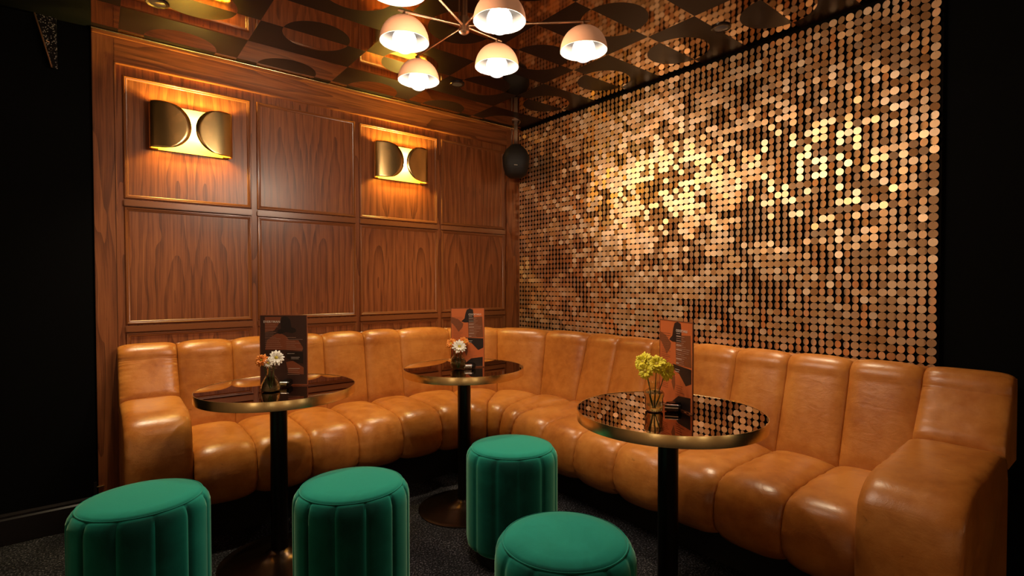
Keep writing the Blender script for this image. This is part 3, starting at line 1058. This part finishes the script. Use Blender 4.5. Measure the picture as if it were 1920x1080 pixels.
# ------------------------------------------------------------------ vases and flowers
def vase(x, y, prof, lab, name='glass_vase', fill=.05):
    v = thing(name, lab, 'vase', (x, y, .7497), 0, 'glass vases on the tables')
    inner = [(max(r - .0025, .001), z + (.004 if i == 0 else 0)) for i, (r, z) in enumerate(prof)]
    bm = lathe([(0, 0)] + prof + inner[::-1] + [(0, .0045)], 36)
    obj('glass', bm, MT['glass'], v, smooth=50)
    wp = [(max(r - .0032, .001), z + (.0055 if i == 0 else 0)) for i, (r, z) in enumerate(prof) if z < fill]
    obj('water', lathe([(0, .0055)] + wp + [(0, wp[-1][1])], 32), MT['water'], v, smooth=50)
    return v


def bloom(base, head, r, npet, layers, mat, lab, droop=.0, face=(0, 0, 1)):
    """a flower of its own: stem from the vase, petals and heart"""
    f = thing('flower', lab, 'flower', base, 0)
    b, h = Vector(base), Vector(head)
    mid = b.lerp(h, .5) + Vector((0, 0, .004))
    obj('stem', tube([Vector((0, 0, 0)), mid - b, h - b], .0016, 8), MT['stem'], f, smooth=True)
    n = Vector(face).normalized()
    a = n.orthogonal().normalized(); c = n.cross(a)
    bm = bmesh.new()
    rn = random.Random(int(h.x * 1e4))
    for L in range(layers):
        rr_ = r * (1 - .22 * L)
        up = .15 + .38 * L - droop
        for k in range(npet):
            th = 2 * PI * (k + .5 * (L % 2)) / npet + rn.uniform(-.08, .08)
            d = a * math.cos(th) + c * math.sin(th)
            s_ = d.cross(n)
            ln = rr_ * rn.uniform(.88, 1.08); w = rr_ * .17 * rn.uniform(.85, 1.15)
            u2 = up + rn.uniform(-.08, .12)
            p = [(0.08, .35), (.45, 1.0), (.8, .9), (1.0, .3)]
            L1 = []; L2 = []; L3 = []
            for q, ww in p:
                c0 = (h - b) + d * ln * q + n * (ln * (u2 * q - .12 * q * q) + .002 + L * .001)
                L1.append(bm.verts.new(c0 + s_ * w * ww + n * w * .25 * ww)); L2.append(bm.verts.new(c0)); L3.append(bm.verts.new(c0 - s_ * w * ww + n * w * .25 * ww))
            for i in range(3):
                bm.faces.new((L1[i], L2[i], L2[i + 1], L1[i + 1])); bm.faces.new((L2[i], L3[i], L3[i + 1], L2[i + 1]))
    o = obj('petals', bm, mat, f, smooth=True)
    md = o.modifiers.new('thick', 'SOLIDIFY'); md.thickness = .0006
    bm = bmesh.new(); bmesh.ops.create_uvsphere(bm, u_segments=14, v_segments=8, radius=r * .24)
    obj('heart', bm, MT['flower_heart'], f, smooth=True, loc=(h - b) + n * .004)
    return f


tocam = lambda p: (CAM - Vector(p)).normalized()
# left table: flask vase, orange and white flowers
vx, vy = DX - 1.775, DY - .553
vase(vx, vy, [(.030, 0), (.037, .004), (.038, .012), (.034, .032), (.022, .056), (.0135, .072), (.0125, .096), (.016, .101)], 'clear flask-shaped glass vase on the left table', fill=.06)


def px_off(x, y, du, dz, dd=0.0):
    """point beside (x,y): du to the right as seen, dz up, dd nearer the viewer"""
    v = Vector((CAM.x - x, CAM.y - y)).normalized()
    right = Vector((-v.y, v.x))
    return Vector((x + right.x * du + v.x * dd, y + right.y * du + v.y * dd, .7497 + dz))


def flower_at(x, y, du, dz, dd, r, npet, layers, mat, lab, facew=(.0, .8)):
    h = px_off(x, y, du, dz, dd)
    b = Vector((x + (h.x - x) * .08, y + (h.y - y) * .08, .7497 + .012))
    v = Vector((CAM.x - x, CAM.y - y)).normalized()
    right = Vector((-v.y, v.x))
    fc = Vector((v.x + right.x * facew[0], v.y + right.y * facew[0], facew[1]))
    return bloom(tuple(b), tuple(h), r, npet, layers, mat, lab, face=fc)


flower_at(vx, vy, -.032, .127, .008, .027, 16, 3, MT['orange_petal'], 'orange flower in the flask vase on the left table', (-.5, .5))
flower_at(vx, vy, .020, .133, .004, .033, 13, 2, MT['white_petal'], 'large white daisy in the flask vase on the left table', (.2, .45))
flower_at(vx, vy, -.006, .116, .022, .021, 12, 2, MT['white_petal'], 'small white bloom between the orange flower and the big daisy on the left table', (-.6, .3))
# middle table: round jar
vx, vy = DX - .877, DY - .573
vase(vx, vy, [(.022, 0), (.030, .003), (.038, .018), (.0395, .036), (.036, .054), (.027, .068), (.024, .074), (.027, .080)], 'rounded clear glass jar vase on the middle table', fill=.055)
flower_at(vx, vy, -.034, .128, -.002, .031, 16, 3, MT['orange_petal'], 'orange flower at the left in the middle table jar', (-.5, .7))
flower_at(vx, vy, .030, .137, -.012, .028, 16, 3, MT['orange_petal'], 'orange flower behind the white daisy on the middle table', (.5, .7))
flower_at(vx, vy, .006, .115, .022, .038, 14, 2, MT['white_petal'], 'white daisy drooping forward in the middle table jar', (.1, .75))
# right table: squat jar with shoulders, yellow flowers
vx, vy = DX - .836, DY - 1.745
vase(vx, vy, [(.026, 0), (.030, .003), (.031, .020), (.031, .045), (.034, .052), (.034, .062), (.028, .070), (.018, .076), (.017, .094), (.019, .100)], 'clear round-shouldered glass vase on the right table', fill=.068)
flower_at(vx, vy, -.034, .165, -.004, .034, 20, 3, MT['yellow_petal'], 'upper left yellow chrysanthemum on the right table', (-.7, .6))
flower_at(vx, vy, .008, .158, .006, .036, 20, 3, MT['yellow_petal'], 'middle yellow chrysanthemum on the right table', (.1, .8))
flower_at(vx, vy, .038, .138, .004, .034, 20, 3, MT['yellow_petal'], 'lower right yellow chrysanthemum hanging over the vase on the right table', (.8, .3))
flower_at(vx, vy, -.026, .138, .018, .030, 18, 2, MT['yellow_petal'], 'lower left yellow chrysanthemum on the right table', (-.6, .2))
